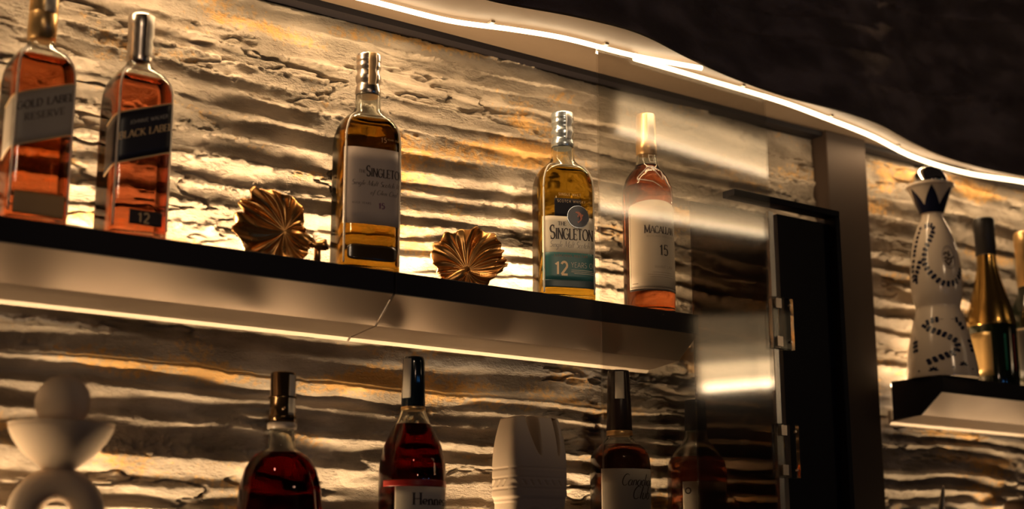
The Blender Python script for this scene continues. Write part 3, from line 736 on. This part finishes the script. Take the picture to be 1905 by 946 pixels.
# ------------------------------------------------------------------ gilt leaf ornaments
def leaf(name, label, cx, cz, Rtab, k, amp, seed, yc=1.885, tilt=(0, 0), cup=.35, stem=None, foot=None, az=-.55):
    """pleated, ruffled metal leaf standing on the shelf; Rtab = [(deg, radius)]"""
    t = thing(name, label, 'ornament', (cx, yc, .457), az, 'gilt leaf ornaments on the upper shelf')
    rg = np.random.RandomState(seed)
    nth, nr = 260, 34
    th = np.linspace(0, 2*PI, nth); rt = np.array(Rtab+[(Rtab[0][0]+360, Rtab[0][1])], float)
    Rr = np.interp(np.degrees(th) % 360, rt[:, 0], rt[:, 1], period=360)
    ph = np.cumsum(.7+.6*rg.rand(nth)); ph = (ph-ph[0])/(ph[-1]-ph[0])*2*PI
    V = []; h0 = cz-.457
    lobes = [(rg.rand()*2*PI, .5+rg.rand()*.9, rg.rand()*2-1) for _ in range(9)]
    for j in range(nr):
        f = j/(nr-1)
        for i in range(nth):
            q = th[i]+.30*f*f*math.sin(2*th[i]+seed)
            e = 1+.035*math.sin(ph[i]*k*1.5+1)*f**3+.05*math.sin(ph[i]*5+2)*f
            rr = Rr[i]*f*e
            big = sum(wv*math.exp(-((((th[i]-c_+PI) % (2*PI))-PI)/(.28*sc))**2) for c_, sc, wv in lobes)
            pl = (abs(math.sin(ph[i]*k/2))**.7)*1.3-.8
            n = amp*f**1.2*Rr[i]*(pl*(.35+.35*math.sin(ph[i]*4+seed)) + 2.6*big + .25*math.sin(ph[i]*k*1.7)) + cup*Rr[i]*f*f + .8*amp*Rr[i]*f**5*math.sin(ph[i]*k*.9+3*f)
            u = rr*math.cos(q); v = rr*math.sin(q)
            V.append((u, -n+tilt[0]*u+tilt[1]*v, max(v+h0, .0015)))
    F = []
    for j in range(nr-1):
        for i in range(nth-1): F.append((j*nth+i, j*nth+i+1, (j+1)*nth+i+1, (j+1)*nth+i))
    o = mesh_obj('leaf_blade', V, F, M['gold'], t, True)
    s = o.modifiers.new('thick', 'SOLIDIFY'); s.thickness = .0022; s.offset = 0
    if stem:
        mb = MB(); n = len(stem); rs = [.0045+.0045*abs(math.sin(i*2.1)) for i in range(n)]
        mb.tube([(a, b, c-.457) for a, b, c in stem], .005, 10, rs); mb.build('stem', M['gold'], t, True)
    if foot:
        MB().tube([(foot, .004, .001), (foot, .004, foot_h)], .005, 10).build('support_post', M['gold'], t, True)
    return t
foot_h = .034
leaf('leaf_ornament', 'gilt pleated leaf ornament with a curled side stem, left of the grey-labelled bottle', .967, .506,
     [(0, .032), (35, .030), (60, .042), (88, .060), (108, .082), (122, .068), (136, .076), (160, .066), (190, .072), (215, .064), (250, .050), (290, .050), (330, .046)], 13, .17, 4,
     stem=[(.010, -.004, .504), (.028, -.004, .496), (.038, -.004, .488), (.046, -.004, .4835), (.056, -.004, .484), (.064, -.004, .486)], foot=.049, cup=.22)
leaf('leaf_ornament', 'gilt ruffled fan-shaped leaf ornament between the two broad bottles', 1.296, .487,
     [(0, .062), (25, .066), (55, .066), (85, .072), (115, .070), (150, .056), (185, .046), (210, .042), (250, .030), (300, .038), (335, .052)], 17, .15, 9,
     stem=[(-.045, -.010, .460), (-.030, -.012, .466), (-.012, -.010, .478), (.002, -.004, .490)], cup=.20)

# ------------------------------------------------------------------ ceramic bottle
t = thing('ceramic_bottle', 'white ceramic bottle hand-painted with navy sprigs, crown-shaped stopper and silver dome', 'bottle', (2.503, 1.885, .404), -1.38)
cp = [(.073, 0), (.0742, .004), (.0715, .030), (.0660, .066), (.0590, .100), (.0520, .128), (.0465, .145), (.0452, .152), (.0470, .160), (.0512, .178), (.0532, .205), (.0522, .235), (.0475, .275), (.0405, .305), (.0320, .328), (.0250, .342), (.0225, .350), (.0222, .356)]
CB = Bottle([(z, r_, r_, 2) for r_, z in cp])
def catmull(pts, k=5):
    out = []; n = len(pts)
    for i in range(n-1):
        p0, p1, p2, p3 = [np.array(pts[max(0, min(n-1, i+d))]) for d in (-1, 0, 1, 2)]
        for j in range(k):
            q = j/k; out.append(tuple(.5*((2*p1)+(-p0+p2)*q+(2*p0-5*p1+4*p2-p3)*q*q+(-p0+3*p1-3*p2+p3)*q**3)))
    out.append(tuple(pts[-1])); return out
cer = pbr('white_glazed_ceramic', (.72, .60, .48), .14, 0, .6)
lathe_obj('ceramic_body', catmull(cp), cer, t, 96)
crown = [(.0222, .354), (.0245, .358), (.0300, .372), (.0375, .392), (.0465, .410), (.0500, .4135), (.0512, .417), (.0500, .4195), (.040, .4205), (.0005, .4205)]
lathe_obj('crown_stopper', catmull(crown, 3), cer, t, 96)
crn = np.array(catmull(crown, 3)); 
navy = pbr('navy_glaze', (.010, .012, .035), .25)
def crad(z): i = np.argsort(crn[:20, 1]); return float(np.interp(z, crn[:20, 1][i], crn[:20, 0][i]))
V = []; F = []; nz_ = 96
for i in range(nz_+1):
    q = 2*PI*i/nz_; f = abs(((i/nz_*6) % 1)-.5)*2; ztop = .372+.039*f
    for j in range(9):
        z = .3565+(ztop-.3565)*j/8; rr = crad(z)+.0007; V.append((rr*math.cos(q), rr*math.sin(q), z))
for i in range(nz_):
    for j in range(8): F.append((i*9+j, (i+1)*9+j, (i+1)*9+j+1, i*9+j+1))
mesh_obj('painted_crown_points', V, F, navy, t, True)
lathe_obj('crown_rim_band', [(.0415, .4190), (.0420, .4225), (.0400, .4240), (.0005, .4242)], M['black'], t, 64)
lathe_obj('dome_top', [(.0375*math.cos(a), .4225+.040*math.sin(a)) for a in np.linspace(0, PI/2-.01, 16)], pbr('polished_silver', (.62, .60, .58), .06, 1.0), t, 64)
def sprig(u, v, ang, l=.0068, w=.0030, m=None):
    """one painted leaf, a pointed oval in label coordinates"""
    out = []; n = 6
    for i in range(n):
        f0, f1 = i/n, (i+1)/n; w0 = w*math.sin(PI*f0)**.7; w1 = w*math.sin(PI*f1)**.7
        c, s_ = math.cos(ang), math.sin(ang)
        T = lambda a, b: (u+a*c-b*s_, v+a*s_+b*c)
        out.append([T(l*f0, w0), T(l*f1, w1), T(l*f1, -w1), T(l*f0, -w0)])
    return out
def vine(path, step=.0090, l=.0086, w=.0040):
    out = []; P = catmull(path, 8); d = 0; last = P[0]; side = 1
    for a, b in zip(P[:-1], P[1:]):
        L = math.hypot(b[0]-a[0], b[1]-a[1]); ang = math.atan2(b[1]-a[1], b[0]-a[0]); d += L
        nx, ny = -math.sin(ang)*.0004, math.cos(ang)*.0004
        out.append([(a[0]+nx, a[1]+ny), (b[0]+nx, b[1]+ny), (b[0]-nx, b[1]-ny), (a[0]-nx, a[1]-ny)])
        if d > step:
            d = 0; out += sprig(b[0], b[1], ang+.75, l, w); out += sprig(b[0], b[1], ang-.75, l, w)
    return out
def paint(quads, m, name='painted_sprigs'):
    V = []; F = []
    for q in quads:
        n = len(V)
        for u, v in q:
            rr = CB.sec(v)[0]+.0006; th = -PI/2+u/.055; V.append((rr*math.cos(th), rr*math.sin(th), v))
        F.append((n, n+1, n+2, n+3))
    return mesh_obj(name, V, F, m, t)
Q = []
Q += vine([(-.012, .318), (.010, .326), (.026, .318), (.018, .296), (.004, .270), (.002, .242), (.016, .216), (.040, .196), (.070, .200), (.090, .225)])
Q += vine([(-.018, .335), (-.024, .300), (-.030, .262), (-.034, .232), (-.028, .208), (-.018, .208)])
Q += vine([(-.008, .258), (-.012, .240), (-.022, .218)])
Q += vine([(.034, .120), (.012, .118), (-.004, .110), (.006, .100), (.030, .088), (.052, .072), (.050, .052), (.028, .040), (.004, .030)])
Q += vine([(.050, .120), (.064, .118), (.074, .104)])
Q += vine([(-.026, .088), (-.022, .060)], .0075)
Q += vine([(-.074, .088), (-.076, .050)], .0075); Q += vine([(.084, .090), (.088, .056)], .0075)
for (u, v) in ((-.060, .014), (.012, .012), (.060, .022), (-.100, .014), (.100, .014)):
    for a in range(5): Q += sprig(u, v, PI*a/4, .0085, .0018)
for (u, v) in ((-.014, .012), (.040, .016), (-.038, .010), (.076, .014)): Q += sprig(u, v, .5, .004, .0018)
for k in range(3): Q += vine([(PI*.055+.02+k*.03-.03, .30), (PI*.055+.02+k*.03-.03, .22)])
paint(Q, navy)
qs = []
for (r0, r1) in ((.0190, .0205), (.0165, .0170)):
    for i in range(36):
        a0 = 2*PI*i/36; a1 = 2*PI*(i+1)/36; f = lambda r_, a: (.058+r_*.85*math.cos(a), .252+r_*1.25*math.sin(a))
        qs.append([f(r1, a0), f(r1, a1), f(r0, a1), f(r0, a0)])
paint(qs, pbr('grey_glaze', (.25, .20, .18), .3), 'medallion_rings')
qs = []
rg = random.Random(3)
for i in range(26):
    a = rg.random()*2*PI; d = rg.random()*.011; qs += sprig(.058+d*.85*math.cos(a), .252+d*1.3*math.sin(a), a, .007, .0026)
paint(qs, pbr('dark_relief', (.10, .065, .05), .4), 'medallion_emblem')

# ------------------------------------------------------------------ sparkling wine bottles on the right shelf
t = thing('champagne_bottle', 'dark sparkling wine bottle with black capsule and broad gold shoulder foil', 'bottle', (2.695, 1.893, .404), -.6)
dg = pbr('dark_green_glass', (.012, .018, .010), .07, 0, .8)
lathe_obj('glass_body', catmull([(.046, 0), (.0505, .004), (.0515, .10), (.0515, .128), (.0500, .145), (.0440, .175), (.0350, .205), (.0270, .235), (.0215, .262), (.0195, .300), (.0190, .36)], 4), dg, t, 64)
lathe_obj('gold_foil', catmull([(.0520, .132), (.0512, .146), (.0453, .176), (.0363, .206), (.0283, .236), (.0228, .263), (.0208, .285), (.0205, .300)], 4), pbr('bright_gold_foil', (.58, .36, .11), .20, 1.0), t, 64)
lathe_obj('neck_capsule', [(.0215, .292), (.0222, .293), (.0226, .345), (.0232, .350), (.0236, .372), (.0215, .376), (.0005, .3765)], noise_bump(pbr('black_foil', (.02, .017, .017), .45), 200, .4, .0008), t, 48)
BB = Bottle([(0, .0515, .0515, 2), (.13, .0515, .0515, 2)])
patch(BB, t, 'label', pbr('gold_label', (.60, .42, .18), .3, .7), -.070, -.020, C(.02), C(.115))
patch(BB, t, 'label_stripe', pbr('emerald_stripe', (.02, .22, .14), .3), .006, .011, C(.03), C(.110), .001)
patch(BB, t, 'label_stripe', pbr('ruby_stripe', (.32, .03, .015), .3), .030, .034, C(.03), C(.110), .001)
t = thing('wine_bottle', 'dark bottle with a tall gold cap at the right edge of the shelf', 'bottle', (2.845, 1.890, .404), -.6)
lathe_obj('glass_body', catmull([(.046, 0), (.0500, .004), (.0500, .10), (.0500, .150), (.046, .180), (.034, .208), (.0270, .225), (.0255, .25), (.0245, .30)], 4), dg, t, 64)
lathe_obj('gold_cap', [(.0262, .238), (.0272, .239), (.0262, .330), (.0275, .334), (.0270, .360), (.0245, .3645), (.0005, .365)], M['goldfoil'], t, 48)
BB = Bottle([(0, .050, .050, 2), (.17, .050, .050, 2)])
patch(BB, t, 'label', pbr('black_matte_label', (.02, .018, .018), .5), -.055, .055, C(.03), C(.140))
patch(BB, t, 'label_border', M['inkgold'], -.055, .055, C(.136), C(.138), .001, nv=1)

# ------------------------------------------------------------------ lower shelf
# stacked sculpture: ring, half bowl, ball
t = thing('ball_sculpture', 'cream plaster sculpture of a ball on a bowl on a holed disc', 'sculpture', (.645, 1.868, 0), -.33)
V = []; F = []; n = 64; m_ = 20; Rm, Rt, zc_ = .040, .0215, .0815
for i in range(n):
    a = 2*PI*i/n
    for j in range(m_):
        b_ = 2*PI*j/m_; ct, st = math.cos(b_), math.sin(b_)
        rr = Rm+Rt*math.copysign(abs(ct)**.75, ct); V.append((rr*math.cos(a), .026*math.copysign(abs(st)**.75, st), zc_+rr*math.sin(a)))
for i in range(n):
    for j in range(m_): F.append((i*m_+j, i*m_+(j+1) % m_, ((i+1) % n)*m_+(j+1) % m_, ((i+1) % n)*m_+j))
mesh_obj('holed_disc', V, F, M['plaster'], t, True)
lathe_obj('bowl', catmull([(.014, .139), (.0200, .1400), (.0300, .148), (.0450, .160), (.0580, .1755), (.0655, .190), (.0660, .1965), (.0620, .1985), (.0005, .1985)], 4), M['plaster'], t, 64)
lathe_obj('ball', [(max(.0005, .0355*math.sin(PI*i/28)), .2270-.0355*math.cos(PI*i/28)) for i in range(29)], M['plaster'], t, 64)
MB().box((-.030, -.024, 0), (.030, .024, .024)).build('foot', M['plaster'], t, bevel=.004)

# carved block sculpture
t = thing('carved_sculpture', 'cream carved block sculpture with two deep notches in its crown, on the lower shelf', 'sculpture', (1.421, 1.885, 0), -.10)
nu_, nv_ = 300, 170; V = []; F = []
zt = .255
TH = Bottle([(0, .0545, .040, 5.5), (.1, .0545, .040, 5.5), (.2, .0545, .040, 5.5)]).ring(nu_)
def tot(ui, vi):
    q = float(TH[ui]); f = vi/(nv_-1); z = zt*f
    # body outline: widens slightly down, rounded at the top
    a = .0545*(1-.20*max(0, (z-.17)/.085)**2.2) + .0015*math.sin(z*40)*(z < .12); b = .040*(1-.30*max(0, (z-.17)/.085)**2)
    if z < .130: a -= .0022*ss(.130, .124, z); b -= .0022*ss(.130, .124, z)
    x, y = Bottle.pt(a, b, 5.5, q)
    d = 0.0
    if y < -.6*b:                      # front face relief
        fx = x/a
        g = (z-.190)/.065
        gg = float(min(max(g, 0), 1))
        # left hollow: wide V leaning to the tongue; right hollow: narrow slot
        for lo, hi, dep in ((-.02-.56*gg**.8, .02+.02*gg, .036), (.56+.02*gg, .66+.18*gg, .032)):
            e = min(fx-lo, hi-fx)/.09
            if e > 0 and g > 0: d = max(d, dep*float(ss(0, 1, e))*float(ss(0, .22, g)))
        # carved curls low down
        if z < .122:
            for c0, zc2 in ((-.25, .090), (.55, .088)):
                rr = math.hypot((fx-c0)*.054, z-zc2)
                d += .0035*(.5+.5*math.cos(rr*2*PI/.016))*float(1-ss(.022, .030, rr))
    # incised lines and a row of small nicks
    for zl in (.173, .158, .141): d += .0016*math.exp(-((z-zl)/.0011)**2)
    if .145 < z < .155:
        per = (x*.8+y*.6)/.0105; d += .0022*max(0, math.sin(2*PI*per+(z-.150)*300))**2
    if abs(x) > .8*a and z > .2: d += 0
    k = 1-d/max(math.hypot(x, y), 1e-4)
    if y < -.6*b: return (x, y+d, z)
    return (x*k, y*k, z)
for vi in range(nv_):
    for ui in range(nu_): V.append(tot(ui, vi))
for vi in range(nv_-1):
    for ui in range(nu_): F.append((vi*nu_+ui, vi*nu_+(ui+1) % nu_, (vi+1)*nu_+(ui+1) % nu_, (vi+1)*nu_+ui))
F.append(tuple(range(nu_-1, -1, -1)))
# domed top, dished towards the front where the hollows run out
base_ = (nv_-1)*nu_
prev = base_
for k in range(1, 9):
    s_ = 1-k/9; st = len(V)
    for ui in range(nu_):
        p = V[base_+ui]; V.append((p[0]*s_, .008*(1-s_)+p[1]*s_, p[2]+.006*(1-s_**2)))
    for ui in range(nu_): F.append((prev+ui, prev+(ui+1) % nu_, st+(ui+1) % nu_, st+ui))
    prev = st
F.append(tuple(prev+k for k in range(nu_)))
mesh_obj('carved_body', V, F, M['plaster'], t, True)
MB().box((-.050, -.036, 0), (.050, .036, .010)).build('plinth', M['plaster'], t, bevel=.003)

# dark cognac bottle with squat body
t = thing('cognac_bottle', 'squat dark red cognac bottle with gold-ringed stopper, beside the ball sculpture', 'bottle', (.973, 1.885, 0), -.4)
B = Bottle([(0, .050, .034, 3), (.03, .060, .038, 3), (.09, .0615, .038, 3), (.130, .058, .037, 2.8), (.155, .051, .034, 2.6), (.170, .042, .030, 2.4), (.178, .032, .025, 2.2), (.184, .0215, .0205, 2), (.196, .0190, .0190, 2), (.222, .0170, .0170, 2)])
glass_body(B, t, darkred, .178, .222)
lathe_obj('stopper', [(.0150, .215), (.0195, .226), (.0205, .228), (.0205, .2305), (.0185, .232), (.0185, .256), (.0205, .2565), (.0205, .259), (.0185, .260), (.0185, .293), (.017, .2945), (.0005, .295)], noise_bump(pbr('black_gold_cap', (.16, .10, .05), .16, .9), 50, .02, .0002), t)
strip(t, -.85, .232, .290, .0190, .0190, w=.32)
lathe_obj('neck_ring', [(.0188, .2120), (.0215, .2125), (.0215, .2210), (.0188, .2215)], pbr('clear_ring', (.60, .50, .40), .12, 0, .8), t)

# tall cognac with blue capsule
t = thing('cognac_bottle', 'dark cognac bottle with glossy blue-black capsule, red band and cream label', 'bottle', (1.197, 1.885, 0), -.42)
B = Bottle([(0, .046, .046, 2), (.004, .050, .050, 2), (.150, .0515, .0515, 2), (.175, .0500, .0500, 2), (.200, .0440, .0440, 2), (.222, .0335, .0335, 2), (.240, .0240, .0240, 2), (.255, .0185, .0185, 2), (.33, .0160, .0160, 2)])
glass_body(B, t, darkred, .232, .32)
lathe_obj('capsule', [(.0180, .258), (.0186, .259), (.0172, .328), (.0165, .3345), (.0150, .337), (.0005, .3375)], pbr('blue_black_capsule', (.008, .014, .022), .12, 0, .9), t)
strip(t, -2.35, .272, .333, .0189, .0176, w=.42)
patch(B, t, 'label', M['cream'], -.034, .060, C(.06), C(.136), zref=.11)
patch(B, t, 'red_band', pbr('red_band', (.40, .02, .015), .35), -.058, .066, C(.1365), C(.146), .0009, zref=.11)
printing(B, t, 'lettering', M['ink'], text_polys('Hennessy', -.006, .1085, .0180, 'serif', .15, .06), zref=.11)
lathe_obj('neck_collar', [(.0186, .2540), (.0192, .2545), (.0190, .2590), (.0186, .2595)], M['goldfoil'], t)

# canadian whisky
t = thing('whisky_bottle', 'dark long-capped whisky bottle with cream script label, right of the carved sculpture', 'bottle', (1.614, 1.885, 0), -.45)
B = Bottle([(0, .047, .047, 2.6), (.004, .050, .050, 2.6), (.185, .050, .050, 2.6), (.203, .0485, .0485, 2.5), (.216, .042, .042, 2.3), (.226, .030, .030, 2.1), (.234, .0225, .0225, 2), (.246, .020, .020, 2), (.34, .017, .017, 2)])
glass_body(B, t, glass('brown_whisky', (.30, .12, .05), 1.36), .222, .33)
lathe_obj('capsule', [(.0215, .246), (.0222, .247), (.0205, .300), (.0187, .345), (.0175, .350), (.0005, .3505)], pbr('black_brown_cap', (.025, .014, .012), .25), t)
lathe_obj('gold_ring', [(.0205, .2380), (.0224, .2385), (.0224, .2465), (.0214, .2470)], M['goldfoil'], t)
strip(t, -1.75, .300, .347, .0208, .0191, w=.40)
patch(B, t, 'label', pbr('pale_paper', (.52, .47, .40), .5), -.046, .050, C(.03), C(.180), zref=.12)
printing(B, t, 'lettering', M['ink'], text_polys('Canadian', -.012, .1520, .0190, 'script', .09, .03, slant=.40, xs=.78), zref=.12)
printing(B, t, 'lettering', M['ink'], text_polys('Club', .006, .1300, .0210, 'script', .09, .03, slant=.40, xs=.80), zref=.12)
printing(B, t, 'label_border', M['inkgold'], [[(-.044, .178), (.048, .178), (.048, .1785), (-.044, .1785)]], zref=.12)

# bottle seen through the door
t = thing('whisky_bottle', 'orange-brown bottle with a pale label seen through the glass, below the shelf end', 'bottle', (1.800, 1.893, 0), -.5)
B = Bottle([(0, .050, .050, 2), (.004, .053, .053, 2), (.185, .053, .053, 2), (.203, .050, .050, 2), (.222, .038, .038, 2), (.236, .026, .026, 2), (.246, .0205, .0205, 2), (.33, .0175, .0175, 2)])
glass_body(B, t, amber, .21, .30)
lathe_obj('capsule', [(.0195, .258), (.0200, .259), (.0185, .310), (.0170, .313), (.0005, .3135)], M['black'], t)
patch(B, t, 'label', M['cream'], -.040, .052, C(.05), C(.166), zref=.12)
printing(B, t, 'label_emblem', M['ink'], [[(-.030+.006*math.cos(a), .150+.006*math.sin(a)), (-.030+.006*math.cos(a+.4), .150+.006*math.sin(a+.4)), (-.030+.0035*math.cos(a+.4), .150+.0035*math.sin(a+.4)), (-.030+.0035*math.cos(a), .150+.0035*math.sin(a))] for a in np.arange(0, 6.2, .4)], zref=.12)

# horn-shaped stopper and a dark ornament on the lower right shelf
t = thing('horn_ornament', 'slim curved metal horn rising from the lower right shelf', 'ornament', (2.470, 1.885, -.06))
pts = [(0, 0, .02), (-.006, 0, .08), (-.008, 0, .13), (-.004, 0, .18), (.004, 0, .215), (.011, 0, .246)]
P = catmull(pts, 6); MB().tube(P, .01, 14, [.013*(1-i/(len(P)-1))**.6+.0006 for i in range(len(P))]).build('horn', M['chrome'], t, True)
lathe_obj('base', [(.034, 0), (.035, .004), (.030, .012), (.013, .024), (.0005, .0245)], M['black'], t, 40)
t = thing('wooden_ornament', 'dark brown rounded ornament in the lower right corner', 'ornament', (2.745, 1.885, -.06))
lathe_obj('body', catmull([(.025, 0), (.034, .02), (.036, .12), (.038, .200), (.034, .2200), (.020, .2260), (.0005, .2270)], 4), noise_bump(pbr('dark_wood', (.09, .05, .03), .45), 40, .2), t, 48)
lathe_obj('base', [(.038, 0), (.038, .008), (.030, .012)], M['black'], t, 48)
